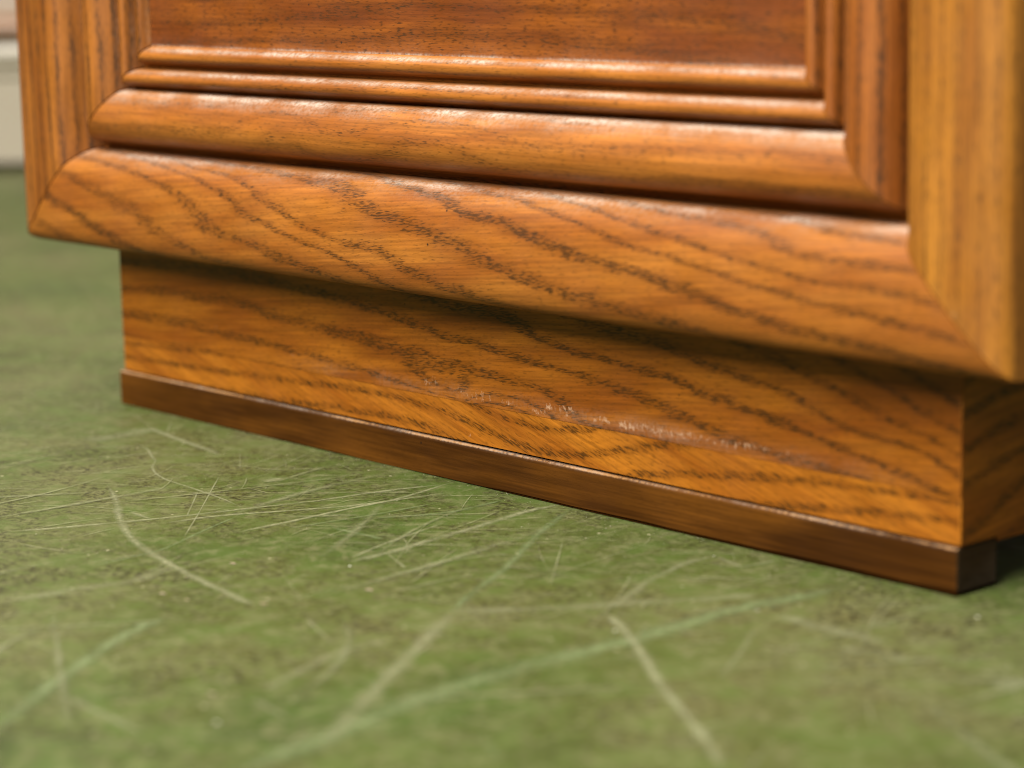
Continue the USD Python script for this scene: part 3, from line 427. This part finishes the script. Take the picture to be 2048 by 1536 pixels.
def board(x0, x1, z0, z1, y, yb, nx, nz, wear, bands, dust=None, r=.0005):
    """front board: gridded face, rounded right edge, plain ends"""
    ch = [patch(x0 + r, x1 - r, z0, z1, nx, nz, y, bands=bands, wear=wear, dust=dust)]
    for xe, sg in ((x1, 1), (x0, -1)):
        a = np.linspace(0, math.pi / 2, 5); cx = np.r_[xe - sg * r + sg * r * np.sin(a), xe]; cy = np.r_[y + r - r * np.cos(a), yb]
        zc = np.linspace(z0, z1, 24)
        V = np.stack([np.broadcast_to(cx[:, None], (6, 24)), np.broadcast_to(cy[:, None], (6, 24)), np.broadcast_to(zc, (6, 24))], -1)
        U = np.stack([np.broadcast_to((cy * 1.0 + .3)[:, None], (6, 24)), np.broadcast_to(zc, (6, 24))], -1)
        edge = np.zeros((6, 24)); edge[1:4] = .5
        ch.append(dict(v=V[:5].reshape(-1, 3), f=grid_faces(5, 24), uv=U[:5].reshape(-1, 2), wear=edge[:5].ravel()))
        ch.append(dict(v=V[4:].reshape(-1, 3), f=grid_faces(2, 24), uv=U[4:].reshape(-1, 2)))
    for zc in (z0, z1):
        ch.append(dict(v=np.array([[x0 + r, y, zc], [x1 - r, y, zc], [x1, y + r, zc], [x1, yb, zc], [x0, yb, zc], [x0, y + r, zc]]), f=np.array([[0, 1, 2], [0, 2, 5], [5, 2, 3], [5, 3, 4]])))
    ch.append(dict(v=np.array([[x0, yb, z0], [x1, yb, z0], [x1, yb, z1], [x0, yb, z1]]), f=np.array([[0, 1, 2, 3]])))
    return ch
define(pl + "/front_board", board(-L + .0008, 0, CR_Z, PZ, .0011, .019, 260, 40, scuff, pband, dust=lambda u, v: .15 * sm(-.36, -.22, u) * (1 - sm(-.06, .0, u)) * np.exp(-((v - .0325) / .0032) ** 2) * (.4 + .9 * value_noise(u * 60, v * 150, 66))), OAK_PLINTH)
OAK_LOWER = oak("oak_plinth_foot", (0.3114, 0.1060, 0.0084), (0.2422, 0.0700, 0.0049), seed=9.3, density=1.0, wearcol=(.40, .245, .150), rough=.36, coat=.0, spec=.3, lean=.30)
define(pl + "/lower_board", board(-L + .0008, 0, HS + .0007, CR_Z - .0001, .00125, .019, 260, 16, lambda u, v: .28 * np.exp(-((v - .018) / .003) ** 2) + .25 * (value_noise(u * 90, v * 200, 77) > .8), lband, r=.0006), OAK_LOWER)
# dark strip, its arris worn to bare wood
def strip():
    c = .0009; x0, x1, nx = -L - .0016, .0, 240; ch = []
    def row(pts, wear, dust):
        xs = np.linspace(x0 + .0006, x1 - .0004, nx); P = np.array(pts)
        V = np.stack([np.broadcast_to(xs, (len(P), nx)), np.broadcast_to(P[:, :1], (len(P), nx)), np.broadcast_to(P[:, 1:2], (len(P), nx))], -1)
        arc = np.r_[0, np.cumsum(np.hypot(*np.diff(P, axis=0).T))]
        uv = np.stack([V[..., 0], np.broadcast_to(arc[:, None], (len(P), nx))], -1)
        W = np.array(wear)[:, None] * (.55 + .9 * value_noise(xs * 45, xs * 0, 5))[None]; D = np.array(dust)[:, None] * (.7 + .6 * value_noise(xs * 60, xs * 0, 15))[None]
        ch.append(dict(v=V.reshape(-1, 3), f=grid_faces(len(P), nx)[:, ::-1], uv=uv.reshape(-1, 2), wear=W.ravel(), dust=D.ravel()))
        return W
    t = HS
    row([(.0189, t), (.0040, t), (.0016, t)], [.2, .2, .2], [.1, .1, .15])
    row([(.0016, t), (.0007, t - .0001), (.0003, t - .0004), (.0001, t - .0008)], [.35, 1.0, .95, .3], [.18, .32, .28, .05])
    zs = [t - .0008] + list(np.linspace(t - .0016, .0022, 9)) + [.0012, .0004]
    mid = [.12] + [.04] * 7 + [.06, .10, .2, .25]
    row([(.0001, zs[0])] + [(0, z) for z in zs[1:]], mid, [.03] + [.0] * 11)
    # worn patches near the foot, in the middle of its length
    xs = np.linspace(x0 + .0006, x1 - .0004, nx); bare = np.exp(-((xs + .20) / .08) ** 2)
    lift = .0003 + .0010 * sm(-.30, .0, xs) + .00035 * value_noise(xs * 60, xs * 0, 91)
    low = ch[-1]["v"].reshape(-1, nx, 3); low[-1, :, 2] = lift; low[-2, :, 2] = lift + .0007
    w = ch[-1]["wear"].reshape(-1, nx); w[8:] += .06 * bare[None] * np.array([.4, .75, 1, 1])[:len(w) - 8, None]
    ch.append(dict(v=np.array([[x0 + .0006, 0, .0004], [x1 - .0004, 0, .0004], [x1 - .0004, .0189, .0004], [x0 + .0006, .0189, .0004]]), f=np.array([[0, 1, 2, 3]])))
    ch.append(dict(v=np.array([[x0 + .0006, .0189, .0004], [x1 - .0004, .0189, .0004], [x1 - .0004, .0189, t], [x0 + .0006, .0189, t]]), f=np.array([[0, 1, 2, 3]])))
    return ch, x0, x1
sc_, sx0, sx1 = strip()
st_prim = define(pl + "/foot_strip", sc_, STRIP)
st_path = str(st_prim.GetPath())
def cap(x, d):
    """end grain of the strip, a small cap with rounded arrises"""
    a, b, r = .0, .0189, .0004
    P = np.array([(a, .0016), (a, HS - .0009), (a + .0004, HS - .0004), (a + .0016, HS), (b - r, HS), (b, HS - r), (b, .0012 + r), (b - r, .0012), (a + r, .0012)])
    P2 = P + (P.mean(0) - P) * .045
    A = np.c_[np.full(len(P), x - d * .0004), P]; B = np.c_[np.full(len(P), x), P2]; k = len(P)
    ch = [dict(v=np.vstack([B, B.mean(0)]), f=np.array([[i, (i + 1) % k, k] for i in range(k)]), uv=np.vstack([P2, P2.mean(0)]), dust=np.r_[np.where(P[:, 1] < .002, .10, .01), .01])]
    for i in range(k):
        j = (i + 1) % k; ch.append(dict(v=np.array([A[i], A[j], B[j], B[i]]), f=np.array([[0, 1, 2, 3]]), uv=np.array([P[i], P[j], P2[j], P2[i]]), wear=np.full(4, .25)))
    return ch
define(st_path + "/end_grain", cap(0.0, 1), STRIP_END); define(st_path + "/end_grain", cap(sx0 + .0002, -1), STRIP_END)
for xa, xb in ((-.018, 0.0), (-L + .0008, -L + .019)):
    ch = box(xa, xb, .0193, .40, HS - .0012, PZ, .0008)
    for c in ch:
        c["band"] = np.full(len(c["v"]), 20.3)
    yy, zz = np.meshgrid(np.linspace(.0017, .30, 130), np.linspace(HS + .0010, PZ - .001, 40))
    if xb == 0.0:
        f = grid_faces(40, 130); r = (zz - .25 * yy * 1.15) / .011 + .5 * value_noise(yy * 20, zz * 60, 41); fr = r - np.floor(r)
        ch.append(dict(v=np.stack([np.full_like(yy, xb + .00015), yy, zz], -1).reshape(-1, 3), f=f, uv=np.stack([yy + .3, zz], -1).reshape(-1, 2), band=20 + r.ravel()))
    define(pl + "/side_board", ch, OAK_PLINTH)

# ------------------------------------------------------------------ crumbs and flecks on the floor
CRUMB = {"p": plain("pinkish_fleck", (.22, .19, .12), (.27, .225, .15), 400.0, .5), "w": plain("whitish_fleck", (.42, .43, .33), (.5, .5, .4), 400.0, .25), "t": plain("tan_crumb", (.16, .14, .075), (.20, .17, .09), 400.0, .5)}
import trimesh
words = {"p": "flat pinkish paint fleck", "w": "tiny whitish speck", "t": "tan wood crumb"}
for k, (x, y, r, c) in enumerate(CRB):
    ico = trimesh.creation.icosphere(subdivisions=2, radius=1.0); v = ico.vertices.copy()
    v *= 1 + .28 * (np.sin(v[:, :1] * 3 + k) * np.cos(v[:, 1:2] * 4 + 2 * k))
    a = 1.1 * k; flat = .02 if r > .0009 else .3
    v = v @ np.array([[math.cos(a), math.sin(a), 0], [-math.sin(a), math.cos(a), 0], [0, 0, 1]]); v *= np.array([r * .6, r * .36, r * flat]); v[:, 2] -= v[:, 2].min() - .0002
    pr = define("/World/" + {"p": "paint_fleck", "w": "white_speck", "t": "wood_crumb"}[c], [dict(v=v + np.array([x, y, 0]), f=ico.faces)], CRUMB[c], primvars=False)
    tag(pr, words[c] + " " + CRW[k], {"p": "paint fleck", "w": "speck", "t": "crumb"}[c], "crumbs and flecks on the green floor")
